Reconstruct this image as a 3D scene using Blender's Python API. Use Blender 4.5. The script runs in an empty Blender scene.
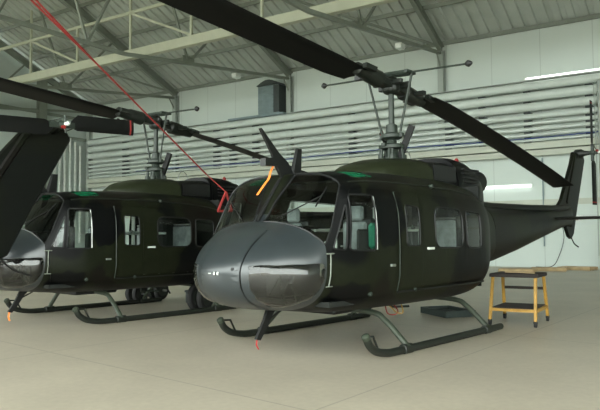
import bpy, bmesh, math, random
from mathutils import Vector, Matrix, Euler
from mathutils.geometry import delaunay_2d_cdt
random.seed(7)
C = bpy.context.scene
col = C.collection
# ------------------------------------------------------------ camera
cam_d = bpy.data.cameras.new('camera'); cam = bpy.data.objects.new('camera', cam_d); col.objects.link(cam)
CAM = Vector((8.94, 5.945, 1.496)); YAW, PITCH, ROLL = math.radians(221.698), math.radians(2.836), math.radians(-0.39)
fw = Vector((math.cos(YAW)*math.cos(PITCH), math.sin(YAW)*math.cos(PITCH), math.sin(PITCH)))
s0 = Vector((math.sin(YAW), -math.cos(YAW), 0)); u0 = s0.cross(fw)
sr = math.cos(ROLL)*s0 + math.sin(ROLL)*u0; ur = -math.sin(ROLL)*s0 + math.cos(ROLL)*u0
mm = Matrix((sr, ur, -fw)).transposed().to_4x4(); mm.translation = CAM
cam.matrix_world = mm
cam_d.sensor_width = 36; cam_d.lens = 654.09*36/600; cam_d.clip_end = 400
C.camera = cam
# ------------------------------------------------------------ world, daylight through the open hangar front
w = bpy.data.worlds.new('world'); C.world = w; w.use_nodes = True
nt = w.node_tree; bg = nt.nodes['Background']
bg.inputs[0].default_value = (0.86, 0.93, 0.88, 1); bg.inputs[1].default_value = 4.0
C.view_settings.view_transform = 'Standard'; C.view_settings.look = 'None'
C.view_settings.gamma = 1; C.view_settings.use_curve_mapping = False
C.view_settings.exposure = 1.2

# hangar frame: D runs along the long wall, N points out of it
D = Vector((-0.1440, 0.98958, 0)); N = Vector((-0.98958, -0.1440, 0)); WD = 22.67
def H(s, wv, z):                       # s along the wall, wv metres into the hangar, z up
    return D*s + N*(WD-wv) + Vector((0, 0, z))
ridge_w, eave, slope = 24.0, 11.3, 0.44
FRONT = 36.0                            # the unseen open hangar front, put just behind the camera to admit daylight

# ------------------------------------------------------------ materials
def newmat(name):
    m = bpy.data.materials.new(name); m.use_nodes = True
    return m, m.node_tree, m.node_tree.nodes['Principled BSDF']
def mat(name, c, rough=0.6, metal=0.0, var=0.12, scale=6.0, spec=0.5, bump=0.0):
    m, t, b = newmat(name)
    b.inputs['Roughness'].default_value = rough; b.inputs['Metallic'].default_value = metal
    b.inputs['Specular IOR Level'].default_value = spec
    tc = t.nodes.new('ShaderNodeTexCoord'); n = t.nodes.new('ShaderNodeTexNoise')
    n.inputs['Scale'].default_value = scale; n.inputs['Detail'].default_value = 5
    t.links.new(tc.outputs['Object'], n.inputs['Vector'])
    r = t.nodes.new('ShaderNodeMapRange'); r.inputs['From Min'].default_value = .3; r.inputs['From Max'].default_value = .7
    r.inputs['To Min'].default_value = 1-var; r.inputs['To Max'].default_value = 1+var
    t.links.new(n.outputs['Fac'], r.inputs['Value'])
    mx = t.nodes.new('ShaderNodeVectorMath'); mx.operation = 'SCALE'; mx.inputs[0].default_value = c[:3]
    t.links.new(r.outputs['Result'], mx.inputs['Scale']); t.links.new(mx.outputs[0], b.inputs['Base Color'])
    if bump:
        bp = t.nodes.new('ShaderNodeBump'); bp.inputs['Strength'].default_value = bump
        t.links.new(n.outputs['Fac'], bp.inputs['Height']); t.links.new(bp.outputs[0], b.inputs['Normal'])
    return m
def camo(name, cols, scale, rough=.45, patches=()):
    m, t, b = newmat(name); b.inputs['Roughness'].default_value = rough
    b.inputs['Specular IOR Level'].default_value = .22
    tc = t.nodes.new('ShaderNodeTexCoord'); n = t.nodes.new('ShaderNodeTexNoise')
    n.inputs['Scale'].default_value = scale; n.inputs['Detail'].default_value = 1.5; n.inputs['Roughness'].default_value = .35
    mp = t.nodes.new('ShaderNodeMapping'); mp.inputs['Location'].default_value = (3.1, 1.7, .4)
    t.links.new(tc.outputs['Object'], mp.inputs['Vector']); t.links.new(mp.outputs[0], n.inputs['Vector'])
    cr = t.nodes.new('ShaderNodeValToRGB'); cr.color_ramp.interpolation = 'LINEAR'
    e = cr.color_ramp.elements
    e[0].position = .43; e[0].color = (*cols[0], 1); e[1].position = .455; e[1].color = (*cols[1], 1)
    k = e.new(.545); k.color = (*cols[1], 1); k = e.new(.57); k.color = (*cols[2], 1)
    t.links.new(n.outputs['Fac'], cr.inputs[0])
    n2 = t.nodes.new('ShaderNodeTexNoise'); n2.inputs['Scale'].default_value = 9; n2.inputs['Detail'].default_value = 6
    t.links.new(tc.outputs['Object'], n2.inputs['Vector'])
    r = t.nodes.new('ShaderNodeMapRange'); r.inputs['From Min'].default_value = .3; r.inputs['From Max'].default_value = .7
    r.inputs['To Min'].default_value = .82; r.inputs['To Max'].default_value = 1.18
    t.links.new(n2.outputs['Fac'], r.inputs['Value'])
    base = cr.outputs[0]
    for cx, cy, cz, rad, pc in patches:          # painted camouflage patches with wavy outlines
        nd_ = t.nodes.new('ShaderNodeTexNoise'); nd_.inputs['Scale'].default_value = 2.2; nd_.inputs['Detail'].default_value = 2
        t.links.new(tc.outputs['Object'], nd_.inputs['Vector'])
        ds = t.nodes.new('ShaderNodeVectorMath'); ds.operation = 'DISTANCE'; ds.inputs[1].default_value = (cx, cy, cz); t.links.new(tc.outputs['Object'], ds.inputs[0])
        ad = t.nodes.new('ShaderNodeMath'); ad.operation = 'MULTIPLY_ADD'; ad.inputs[1].default_value = .9; t.links.new(nd_.outputs['Fac'], ad.inputs[0]); t.links.new(ds.outputs['Value'], ad.inputs[2])
        rr = t.nodes.new('ShaderNodeMapRange'); rr.inputs['From Min'].default_value = rad+.43; rr.inputs['From Max'].default_value = rad+.47; rr.inputs['To Min'].default_value = 1; rr.inputs['To Max'].default_value = 0
        t.links.new(ad.outputs[0], rr.inputs['Value'])
        mxr = t.nodes.new('ShaderNodeMix'); mxr.data_type = 'RGBA'; t.links.new(rr.outputs['Result'], mxr.inputs['Factor'])
        t.links.new(base, mxr.inputs['A'] if False else mxr.inputs[6]); mxr.inputs[7].default_value = (*pc, 1); base = mxr.outputs[2]
    mx = t.nodes.new('ShaderNodeVectorMath'); mx.operation = 'SCALE'
    t.links.new(base, mx.inputs[0]); t.links.new(r.outputs['Result'], mx.inputs['Scale'])
    t.links.new(mx.outputs[0], b.inputs['Base Color'])
    return m
def glass(name, tint, ior=1.45, haze=0.0, hazecol=(.4, .4, .38), gloss=.03, refl=.9):
    m, t, b = newmat(name); t.nodes.remove(b); out = t.nodes['Material Output']
    tr = t.nodes.new('ShaderNodeBsdfTransparent'); tr.inputs[0].default_value = (*tint, 1)
    gl = t.nodes.new('ShaderNodeBsdfGlossy'); gl.inputs['Roughness'].default_value = gloss
    lw = t.nodes.new('ShaderNodeLayerWeight'); lw.inputs[0].default_value = .5
    pw = t.nodes.new('ShaderNodeMath'); pw.operation = 'POWER'; pw.inputs[1].default_value = 3.5; t.links.new(lw.outputs['Facing'], pw.inputs[0])
    fr = t.nodes.new('ShaderNodeMath'); fr.operation = 'MULTIPLY_ADD'; fr.inputs[1].default_value = refl; fr.inputs[2].default_value = .05*(ior-.45); t.links.new(pw.outputs[0], fr.inputs[0])
    df = t.nodes.new('ShaderNodeBsdfDiffuse'); df.inputs[0].default_value = (*hazecol, 1)
    m1 = t.nodes.new('ShaderNodeMixShader'); m2 = t.nodes.new('ShaderNodeMixShader')
    tc = t.nodes.new('ShaderNodeTexCoord'); n = t.nodes.new('ShaderNodeTexNoise'); n.inputs['Scale'].default_value = 5
    n.inputs['Detail'].default_value = 6
    mr = t.nodes.new('ShaderNodeMapRange'); mr.inputs['From Min'].default_value = .35; mr.inputs['From Max'].default_value = .75
    mr.inputs['To Min'].default_value = haze*.5; mr.inputs['To Max'].default_value = haze*1.6
    t.links.new(tc.outputs['Object'], n.inputs['Vector']); t.links.new(n.outputs['Fac'], mr.inputs['Value'])
    t.links.new(mr.outputs['Result'], m1.inputs[0]); t.links.new(tr.outputs[0], m1.inputs[1]); t.links.new(df.outputs[0], m1.inputs[2])
    t.links.new(fr.outputs[0], m2.inputs[0]); t.links.new(m1.outputs[0], m2.inputs[1]); t.links.new(gl.outputs[0], m2.inputs[2])
    t.links.new(m2.outputs[0], out.inputs[0])
    return m
M = {}
M['camo'] = camo('camouflage_paint', [(.0006, .0009, .0011), (.0068, .0088, .0036), (.0042, .0034, .0022)], .75, patches=[(1.15, 1.2, 1.3, .85, (.0080, .0100, .0042)), (1.2, -1.2, 1.3, .85, (.0080, .0100, .0042)), (2.05, 1.2, 1.85, .42, (.0006, .0009, .0011)), (2.1, -1.2, 1.6, .6, (.0006, .0009, .0011)), (-.25, 1.25, .75, .62, (.0006, .0009, .0011)), (2.6, 1.1, .75, .35, (.0006, .0009, .0011))])
M['nose'] = mat('nose_grey', (.022, .028, .031), .30, 0, .10, 5, .75)
M['black'] = mat('black_paint', (.004, .0045, .0045), .5)
M['rubber'] = mat('rubber', (.012, .012, .012), .8)
M['dark_inside'] = mat('cabin_lining', (.008, .010, .008), .8)
M['dgreen'] = mat('dark_green_metal', (.008, .011, .008), .45)
M['hubgreen'] = mat('rotor_head_paint', (.022, .032, .024), .5)
M['skid'] = mat('skid_paint', (.010, .013, .009), .5)
M['cross'] = mat('cross_tube_paint', (.035, .045, .03), .45)
M['steel'] = mat('bare_steel', (.35, .37, .35), .35, .8)
M['blade'] = mat('blade_paint', (.0035, .004, .0035), .55, 0, .1, 5, .25)
M['glass'] = glass('cabin_glass', (.78, .84, .80))
M['chin'] = glass('chin_glass', (.50, .52, .48), 1.9, .05, (.25, .25, .22), .04)
M['greenglass'] = glass('green_roof_glass', (.03, .40, .20), .75, .8, (.008, .16, .07), .25, .12)
M['seatcover'] = mat('seat_cover', (.20, .22, .225), .9, 0, .3, 8)
M['green_bag'] = mat('green_cloth', (.02, .20, .12), .9)
M['tan'] = mat('tan_cloth', (.30, .24, .12), .9)
M['white'] = mat('white_paint', (.62, .66, .62), .5)
M['red'] = mat('red_paint', (.22, .012, .010), .5)
M['strap'] = mat('red_strap', (.28, .025, .022), .8)
M['orange'] = mat('orange_streamer', (.85, .22, .03), .7)
M['yellow'] = mat('yellow_paint', (.36, .20, .03), .5, 0, .25, 9)
M['tread'] = mat('dark_tread', (.022, .016, .013), .8)
M['wood'] = mat('pale_wood', (.38, .28, .15), .8, 0, .3, 3)
M['teal'] = mat('teal_metal', (.022, .034, .030), .6)
M['blue'] = mat('blue_cable', (.03, .06, .25), .5)
M['wallpaint'] = mat('wall_panel', (.50, .565, .53), .65, 0, .035, .5)
M['steelpaint'] = mat('grey_steel', (.20, .225, .19), .6, 0, .08, 2)
M['columnpaint'] = mat('column_steel', (.33, .37, .34), .6, 0, .06, 2)
M['palebeam'] = mat('cream_steel', (.40, .42, .32), .6, 0, .06, 2)
M['rail'] = mat('rail_paint', (.56, .62, .585), .4, 0, .05, 2)
M['railcream'] = mat('rail_cream', (.47, .50, .42), .5, 0, .05, 2)
M['roof'] = mat('roof_sheet', (.42, .46, .42), .7, 0, .08, 1)
M['ventgrey'] = mat('vent_metal', (.19, .25, .26), .55, .1, .1, 3)
M['bracket'] = mat('bracket_dark', (.04, .05, .05), .6)
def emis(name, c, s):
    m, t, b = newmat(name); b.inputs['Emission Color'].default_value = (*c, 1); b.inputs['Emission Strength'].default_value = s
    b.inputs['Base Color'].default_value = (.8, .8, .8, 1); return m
M['tube'] = emis('glow_tube', (.95, 1, .95), 1.1)
# concrete floor
m, t, b = newmat('concrete_floor'); M['floor'] = m
b.inputs['Roughness'].default_value = .42
tc = t.nodes.new('ShaderNodeTexCoord'); sx = t.nodes.new('ShaderNodeSeparateXYZ'); t.links.new(tc.outputs['Object'], sx.inputs[0])
def node(op, a, bval=None, c=None):
    k = t.nodes.new('ShaderNodeMath'); k.operation = op
    for i, v in enumerate((a, bval, c)):
        if v is None: continue
        if isinstance(v, (int, float)): k.inputs[i].default_value = v
        else: t.links.new(v, k.inputs[i])
    return k.outputs[0]
nz = t.nodes.new('ShaderNodeTexNoise'); nz.inputs['Scale'].default_value = .55; nz.inputs['Detail'].default_value = 8; nz.inputs['Roughness'].default_value = .6
t.links.new(tc.outputs['Object'], nz.inputs['Vector'])
nf = t.nodes.new('ShaderNodeTexNoise'); nf.inputs['Scale'].default_value = 14; nf.inputs['Detail'].default_value = 6
t.links.new(tc.outputs['Object'], nf.inputs['Vector'])
def joint(sock, off, pitch, width):
    a = node('SUBTRACT', sock, off); a = node('DIVIDE', a, pitch); a = node('FRACT', a); a = node('SUBTRACT', a, .5); a = node('ABSOLUTE', a)
    return node('GREATER_THAN', a, .5 - width/pitch/2)
jx = joint(sx.outputs[0], 4.62, 5.2, .022); yk = node('MULTIPLY_ADD', sx.outputs[0], -.075, sx.outputs[1])
jy = joint(yk, 1.87, 4.6, .022)
j = node('MAXIMUM', jx, jy)
r = t.nodes.new('ShaderNodeMapRange'); r.inputs['From Min'].default_value = .3; r.inputs['From Max'].default_value = .7
r.inputs['To Min'].default_value = .88; r.inputs['To Max'].default_value = 1.10; t.links.new(nz.outputs['Fac'], r.inputs['Value'])
r2 = t.nodes.new('ShaderNodeMapRange'); r2.inputs['From Min'].default_value = .3; r2.inputs['From Max'].default_value = .7
r2.inputs['To Min'].default_value = .95; r2.inputs['To Max'].default_value = 1.05; t.links.new(nf.outputs['Fac'], r2.inputs['Value'])
f = node('MULTIPLY', r.outputs['Result'], r2.outputs['Result']); jd = node('MULTIPLY_ADD', j, -.28, 1.0); f = node('MULTIPLY', f, jd)
vs = t.nodes.new('ShaderNodeVectorMath'); vs.operation = 'SCALE'; vs.inputs[0].default_value = (.435, .385, .305)
t.links.new(f, vs.inputs['Scale']); t.links.new(vs.outputs[0], b.inputs['Base Color'])
# wall panels with joints: object coordinates are along-wall x, up z
m, t, b = newmat('wall_panels'); M['wall'] = m
b.inputs['Roughness'].default_value = .6
tc = t.nodes.new('ShaderNodeTexCoord'); sx = t.nodes.new('ShaderNodeSeparateXYZ'); t.links.new(tc.outputs['Object'], sx.inputs[0])
jx = joint(sx.outputs[0], -2.85, 2.35, .035)
nz = t.nodes.new('ShaderNodeTexNoise'); nz.inputs['Scale'].default_value = .35; nz.inputs['Detail'].default_value = 4
t.links.new(tc.outputs['Object'], nz.inputs['Vector'])
r = t.nodes.new('ShaderNodeMapRange'); r.inputs['To Min'].default_value = .93; r.inputs['To Max'].default_value = 1.06
t.links.new(nz.outputs['Fac'], r.inputs['Value']); jd = node('MULTIPLY_ADD', jx, -.22, 1.0); f = node('MULTIPLY', r.outputs['Result'], jd)
vs = t.nodes.new('ShaderNodeVectorMath'); vs.operation = 'SCALE'; vs.inputs[0].default_value = (.57, .64, .60)
t.links.new(f, vs.inputs['Scale']); t.links.new(vs.outputs[0], b.inputs['Base Color'])

# ------------------------------------------------------------ helpers
def mesh(name, vf, m, parent=None, smooth=False, bevel=0):
    V, F = vf
    me = bpy.data.meshes.new(name)
    bm = bmesh.new()
    vs = [bm.verts.new(v) for v in V]
    for f in F:
        try: bm.faces.new([vs[i] for i in f])
        except ValueError: pass
    bmesh.ops.remove_doubles(bm, verts=bm.verts, dist=1e-5)
    bmesh.ops.recalc_face_normals(bm, faces=bm.faces)
    if bevel: bmesh.ops.bevel(bm, geom=[e for e in bm.edges if len(e.link_faces) == 2 and e.calc_face_angle(0) > .6], offset=bevel, segments=1, affect='EDGES')
    for f in bm.faces: f.smooth = smooth
    bm.to_mesh(me); bm.free()
    o = bpy.data.objects.new(name, me); col.objects.link(o)
    if m is not None: me.materials.append(M[m] if isinstance(m, str) else m)
    if smooth:
        try: me.set_sharp_from_angle(angle=math.radians(38))
        except Exception: pass
    if parent: o.parent = parent
    return o
def join(*vfs):
    V, F = [], []
    for v, f in vfs:
        k = len(V); V += [tuple(x) for x in v]; F += [tuple(i+k for i in q) for q in f]
    return V, F
def box(x0, x1, y0, y1, z0, z1):
    V = [(x, y, z) for x in (x0, x1) for y in (y0, y1) for z in (z0, z1)]
    return V, [(0, 1, 3, 2), (4, 6, 7, 5), (0, 4, 5, 1), (2, 3, 7, 6), (0, 2, 6, 4), (1, 5, 7, 3)]
def obox(o, ax, ay, az):               # box from corner o spanned by three vectors
    o, ax, ay, az = map(Vector, (o, ax, ay, az))
    V = [tuple(o+ax*i+ay*j+az*k) for i in (0, 1) for j in (0, 1) for k in (0, 1)]
    return V, [(0, 1, 3, 2), (4, 6, 7, 5), (0, 4, 5, 1), (2, 3, 7, 6), (0, 2, 6, 4), (1, 5, 7, 3)]
def bar(a, b, wd, ht, up=(0, 0, 1)):   # rectangular bar from a to b
    a, b = Vector(a), Vector(b); d = b-a; u = Vector(up)
    s = d.cross(u)
    if s.length < 1e-6: s = d.cross(Vector((1, 0, 0)))
    s.normalize(); u = s.cross(d).normalized()
    return obox(a - s*wd/2 - u*ht/2, d, s*wd, u*ht)
def tube(pts, r, n=8, caps=True):
    pts = [Vector(p) for p in pts]; R = r if isinstance(r, (list, tuple)) else [r]*len(pts)
    V, F = [], []
    ref = None
    for i, p in enumerate(pts):
        d = (pts[min(i+1, len(pts)-1)] - pts[max(i-1, 0)]).normalized()
        if ref is None: ref = d.cross(Vector((0, 0, 1))) if abs(d.z) < .95 else d.cross(Vector((1, 0, 0)))
        ref = (ref - d*ref.dot(d)).normalized(); o = d.cross(ref)
        for k in range(n):
            a = 2*math.pi*k/n; V.append(tuple(p + (ref*math.cos(a)+o*math.sin(a))*R[i]))
    for i in range(len(pts)-1):
        for k in range(n):
            F.append((i*n+k, i*n+(k+1) % n, (i+1)*n+(k+1) % n, (i+1)*n+k))
    if caps: F += [tuple(range(n))[::-1], tuple((len(pts)-1)*n+k for k in range(n))]
    return V, F
def lathe(o, axis, prof, n=14):        # prof: (distance along axis, radius)
    a = Vector(axis).normalized(); o = Vector(o)
    e1 = (a.cross(Vector((0, 0, 1))) if abs(a.z) < .95 else a.cross(Vector((1, 0, 0)))).normalized(); e2 = a.cross(e1)
    V, F = [], []
    for h, r in prof:
        for k in range(n):
            t_ = 2*math.pi*k/n; V.append(tuple(o+a*h+(e1*math.cos(t_)+e2*math.sin(t_))*max(r, .0005)))
    for i in range(len(prof)-1):
        for k in range(n): F.append((i*n+k, i*n+(k+1) % n, (i+1)*n+(k+1) % n, (i+1)*n+k))
    return V, F + [tuple(range(n))[::-1], tuple((len(prof)-1)*n+k for k in range(n))]
def prism(poly, off):                  # poly: 3D points, off: thickness vector
    off = Vector(off); n = len(poly)
    V = [tuple(Vector(p)) for p in poly] + [tuple(Vector(p)+off) for p in poly]
    return V, [tuple(range(n))[::-1], tuple(range(n, 2*n))] + [(i, (i+1) % n, n+(i+1) % n, n+i) for i in range(n)]
def smoothpath(P, k=6):
    P = [Vector(p) for p in P]; out = []
    for i in range(len(P)-1):
        p0, p1, p2, p3 = P[max(i-1, 0)], P[i], P[i+1], P[min(i+2, len(P)-1)]
        for j in range(k):
            t = j/k; out.append(.5*((2*p1)+(p2-p0)*t+(2*p0-5*p1+4*p2-p3)*t*t+(3*p1-p0-3*p2+p3)*t**3))
    return out+[P[-1]]
def tag(o, label, cat, group=None):
    o['label'] = label; o['category'] = cat
    if group: o['group'] = group
    return o
def thing(name, label, cat, loc=(0, 0, 0), group=None, rz=0):
    o = bpy.data.objects.new(name, None); col.objects.link(o); o.location = loc; o.rotation_euler = (0, 0, rz)
    o.empty_display_size = .3
    return tag(o, label, cat, group)
def struct(o): o['kind'] = 'structure'; return o
def copy_tree(o, parent=None):
    c = o.copy(); col.objects.link(c)
    if parent: c.parent = parent
    for ch in list(o.children): copy_tree(ch, c)
    return c

# ============================================================ HANGAR SHELL
S0, S1, W1 = -36.0, 34.0, 46.0
def pipesafe(v): return v
ang = math.atan2(D.y, D.x)
def hang(name, vf, m, parent=None, smooth=False, bevel=0):     # verts given as (s, w, z)
    V, F = vf
    # object frame: origin on the wall foot at s=0, local x along the wall, local y into the hangar
    o = mesh(name, ([(v[0], -v[1], v[2]) for v in V], F), m, parent, smooth, bevel)
    if parent is None:
        o.location = H(0, 0, 0); o.rotation_euler = (0, 0, ang)
    return o
# local -y must point along -N (into hangar): check orientation: local y axis = D rotated +90deg
floor = struct(mesh('floor', box(-60, 70, -60, 70, -.2, 0), 'floor'))
floor.location = (0, 0, 0)
def gable(w_): return eave + slope*(w_ if w_ < ridge_w else 2*ridge_w - w_)
struct(hang('wall_back', box(S0-.3, S1, -.3, 0, 0, eave+.35), 'wall'))
def gablewall(s, th):
    P = [(s, -.3, 0), (s, FRONT, 0), (s, FRONT, gable(FRONT)), (s, ridge_w, gable(ridge_w)), (s, -.3, gable(-.3))]
    return prism(P, (th, 0, 0))
struct(hang('wall_left', gablewall(S0, -.3), 'wallpaint'))
struct(hang('wall_right', gablewall(S1, .3), 'wallpaint'))
OPEN_H = 9.5
struct(hang('wall_front', box(S0, S1, FRONT, FRONT+.3, OPEN_H, gable(FRONT)), 'wallpaint'))  # unseen wall over the opening, added to cut the daylight from above
# corrugated roof (both slopes)
V, F = [], []
pit = .58; prof = [(0, 0), (.30, 0), (.34, .11), (.54, .11)]
ss = []; s = S0-.3
while s < S1:
    for dx, dz in prof: ss.append((s+dx, dz))
    s += pit
rows = [(-.35, gable(-.35)), (ridge_w, gable(ridge_w)), (FRONT+.4, gable(FRONT+.4))]
for wv, z in rows:
    for sx_, dz in ss: V.append((sx_, wv, z+.30+dz))
n = len(ss)
for r_ in range(2):
    for i in range(n-1): F.append((r_*n+i, r_*n+i+1, (r_+1)*n+i+1, (r_+1)*n+i))
struct(hang('ceiling', (V, F), 'roof'))
k = 0
for wv in (.15, 2.7, 5.4, 8.1, 10.8, 13.5, 16.2, 18.9, 21.6, 24.0, 27, 30, 33, 35.8):
    k += 1; z = gable(wv)+.18
    struct(hang('trim_%d' % k, bar((S0, wv, z), (S1, wv, z), .10, .20), 'steelpaint'))
# frames
cols_s = [-35.6, -26.7, -17.3, -7.75, 1.8, 11.3, 20.8, 30.3]
colname = ['against the end wall at far left', 'above the left helicopter rotor', 'beside the grey wall vent', 'above the large rotor head stabilizer bar']
def Hbeam(a, b, wd, ht, up=(0, 0, 1), tf=.03):
    a, b = Vector(a), Vector(b); d = b-a; u = Vector(up); s_ = d.cross(u).normalized(); u = s_.cross(d).normalized()
    return join(obox(a-s_*wd/2+u*(ht/2-tf), d, s_*wd, u*tf), obox(a-s_*wd/2-u*ht/2, d, s_*wd, u*tf), obox(a-s_*.012-u*ht/2, d, s_*.024, u*ht))
num = ['first', 'second', 'third', 'fourth']
for i, s in enumerate(cols_s):
    extra = colname[i] if i < 4 else num[i-4] + ' out past the right side'
    c = thing('steel_column', 'pale steel wall column ' + (colname[i] if i < 4 else num[i-4] + ' beyond the right edge of the view'), 'column', H(s, .2, 0), 'steel columns along the long wall', ang)
    mesh('web', box(-.012, .012, -.17, .17, 0, 11.2), 'columnpaint', c)
    for y in (-.19, .17): mesh('flange', box(-.15, .15, y, y+.02, 0, 11.2), 'columnpaint', c)
    tr = thing('roof_truss', 'grey steel roof truss rising from the column ' + extra, 'roof truss', H(s, .2, eave-.1), 'roof trusses across the hangar', ang)
    def loc(wv, z, ds=0): return (ds, -(wv-.2), z-(eave-.1))
    tie = lambda wv: 11.05 - .115*wv if wv < 13 else 11.05-.115*13
    def part(nm, vf, mt='steelpaint'): return mesh(nm, vf, mt, tr)
    part('rafter', Hbeam(loc(.1, gable(.1)-.12), loc(ridge_w, gable(ridge_w)-.12), .22, .42))
    part('rafter', Hbeam(loc(FRONT, gable(FRONT)-.12), loc(ridge_w, gable(ridge_w)-.12), .22, .42))
    part('bottom_chord', bar(loc(.3, tie(.3)), loc(13, tie(13)), .14, .16))
    part('bottom_chord', bar(loc(13, tie(13)), loc(FRONT, tie(13)), .14, .16))
    for a, b_ in ((9.0, 5.6), (9.0, 11.6), (15.0, 11.6), (15.0, 18.5), (21, 18.5), (21, 24), (27, 24), (27, 31), (35, 31)):
        part('web_bar', bar(loc(a, tie(a)), loc(b_, gable(b_)-.2), .10, .10))
    part('gusset_plate', obox(loc(8.6, tie(9)-.02, -.02), (0, -.8, 0), (.04, 0, 0), (0, 0, .35)))
    if i > 0:
        part('knee_brace', bar(loc(.1, 9.9, -.0), loc(.9, 11.0), .06, .06))
    if 0 <= i-1: pass
# slanting roof braces in two bays
for (s, lab) in ((-26.7, 'thin slanting roof brace running left from the column above the left rotor'), (-7.75, 'thin slanting roof brace up left from the column above the large rotor')):
    o = hang('roof_brace', bar((s, .3, 11.35), (s-7.2, 6.5, gable(6.5)-.1), .1, .12), 'steelpaint'); tag(o, lab, 'brace')
# longitudinal truss with the broad cream beam as its bottom chord
lt = thing('longitudinal_truss', 'long cream box beam crossing above the rotors with thin posts and diagonals', 'beam', H(0, 11.7, 10.0), None, ang)
mesh('bottom_beam', box(S0+.05, S1-.05, -.15, .15, -.22, .20), 'palebeam', lt, bevel=.02)
mesh('top_chord', box(S0+.05, S1-.05, -.06, .06, 1.9, 2.03), 'palebeam', lt)
s = -33.6
kk = 0
while s < S1-4:
    mesh('post', box(s-.05, s+.05, -.05, .05, .2, 1.92 if kk % 2 else 3.6), 'palebeam', lt)
    if kk % 2 == 0: mesh('diagonal', bar((s+.1, 0, 1.9), (s+1.9*2, 0, .25), .09, .10), 'palebeam', lt)
    s += 3.8; kk += 1
# light fixtures on the bottom chords
for s, lab in ((-7.75, 'small white lamp box hung under the tie nearest the large rotor'), (-17.3, 'small white lamp box hung under the tie left of the wall vent')):
    o = thing('lamp_box', lab, 'lamp', H(s, 5.3, 10.26), 'lamp boxes under the ties', ang)
    mesh('housing', box(-.16, .16, -.22, .22, -.20, .02), 'white', o, bevel=.02); mesh('lens', box(-.13, .13, -.19, .19, -.23, -.2), 'rail', o)

# ------------------------------------------------------------ rails and ducts on the long wall
nm = ['topmost', 'second', 'third', 'fourth', 'fifth', 'sixth', 'seventh', 'eighth']
zz = [(8.63, .215), (8.12, .215), (7.62, .20), (7.17, .13), (6.84, .09), (6.56, .09), (6.28, .08), (6.03, .07)]
for i, (z, r_) in enumerate(zz):
    P = [(x, .62, z) for x in (S0+.6, S1-1)]
    o = hang('wall_duct' if r_ > .15 else 'wall_pipe', tube([(x, .5, z) for x in (S0+.8, -20, 0, S1-1)], r_, 20), 'rail', smooth=True)
    tag(o, '%s of the long white pipes running along the wall, counted from the top' % nm[i], 'pipe', 'long pipes along the wall')
o = hang('duct_shelf', box(S0+.8, S1-1, 0, .62, 8.86, 8.90), 'columnpaint'); tag(o, 'thin flat shelf above the topmost long wall pipe', 'shelf')
ct = thing('cable_channel', 'broad cream cable channel running along the wall below all the pipes', 'cable channel', H(0, 0, 5.5), None, ang)
mesh('channel', join(box(S0+.8, S1-1, -.76, -.44, .08, .34), box(S0+.8, S1-1, -.76, -.72, .34, .38)), 'railcream', ct)
mesh('lower_channel', box(S0+.8, S1-1, -.70, -.44, -.24, .02), 'railcream', ct)
o = hang('blue_cable', tube([(x, .72, 6.14+.05*math.sin(x*.4)) for x in range(-30, 30)], .025, 6), 'blue'); tag(o, 'thin blue cable strung along the wall in front of the pipes', 'cable')
bs = [-31.5, -29.0, -22.95, -21.6, -19.8, -13.0, -7.85+.5, -5.6, -3.41, -.66, 5, 12.5, 17, 23]
where = ['left behind the left rotor head', 'left of the left rotor mast', 'right of the left rotor mast', 'second right of the left rotor mast', 'under the grey vent', 'above the large nose', 'behind the large rotor mast', 'between two rotor blades', 'above the drooping blade tip', 'behind the tail rotor']
for i, s in enumerate(bs):
    o = thing('pipe_bracket', 'dark stacked pipe bracket on the wall ' + (where[i] if i < 10 else num[i-10] + ' beyond the right edge'), 'bracket', H(s, 0, 7.3), 'dark brackets holding the wall pipes', ang)
    mesh('rail', box(-.03, .03, -.2, 0, -1.40, 1.5), 'columnpaint', o)
    for z, r_ in zz:
        mesh('clamp', join(box(-.16, .16, -.5, -.02, z-7.3-r_-.09, z-7.3-r_-.01)), 'bracket', o)
o = hang('wall_ledge', box(S0+.8, S1-1, .012, .10, 2.95, 3.22), 'railcream'); tag(o, 'narrow cream ledge strip running along the lower part of the long wall', 'ledge')
# vent beside second column
o = thing('wall_vent', 'grey louvred vent box with dark curved top high on the wall', 'vent', H(-18.45, 0, 8.95), None, ang)
mesh('housing', box(-.85, .75, -.75, 0, 0, 1.75), 'ventgrey', o, bevel=.03)
V = [(-.9+1.7*i/10, 0, 1.75+.32*math.sin(math.pi*i/10)) for i in range(11)]
mesh('hood', prism([(a, 0, c) for a, b_, c in V], (0, -.85, 0)), 'bracket', o)
mesh('side_panel', box(.35, .76, -.8, -.0, .05, 1.7), 'bracket', o)
mesh('louvre', join(*[box(-.8, .3, -.79, -.74, .15+.19*i, .22+.19*i) for i in range(8)]), 'ventgrey', o)
mesh('shelf', box(-3.1, 1.1, -.9, 0, -.14, -.02), 'ventgrey', o)
# wall lamp, and an added glowing strip for the highlight above the pipes
o = thing('glow_strip', 'lit white fluorescent strip on the wall left of the tail fin', 'lamp', H(-4.55, .03, 3.9), None, ang)
mesh('housing', box(-1.35, 1.22, -.10, 0, -.02, .10), 'white', o); mesh('tube', tube([(-1.32, -.12, 0), (1.19, -.12, 0)], .07, 8), 'tube', o, True)
o = thing('glow_strip', 'long glowing strip standing in for a highlight on top of the wall pipes at right', 'lamp', H(-.4, .55, 8.93), None, ang)  # emissive strip imitating a bright reflection on the top rail, no real lamp
mesh('housing', box(-3.1, 3.6, -.05, .05, 0, .05), 'white', o); mesh('tube', tube([(-3.0, -.06, .05), (3.5, -.06, .05)], .045, 8), 'tube', o, True)
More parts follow.
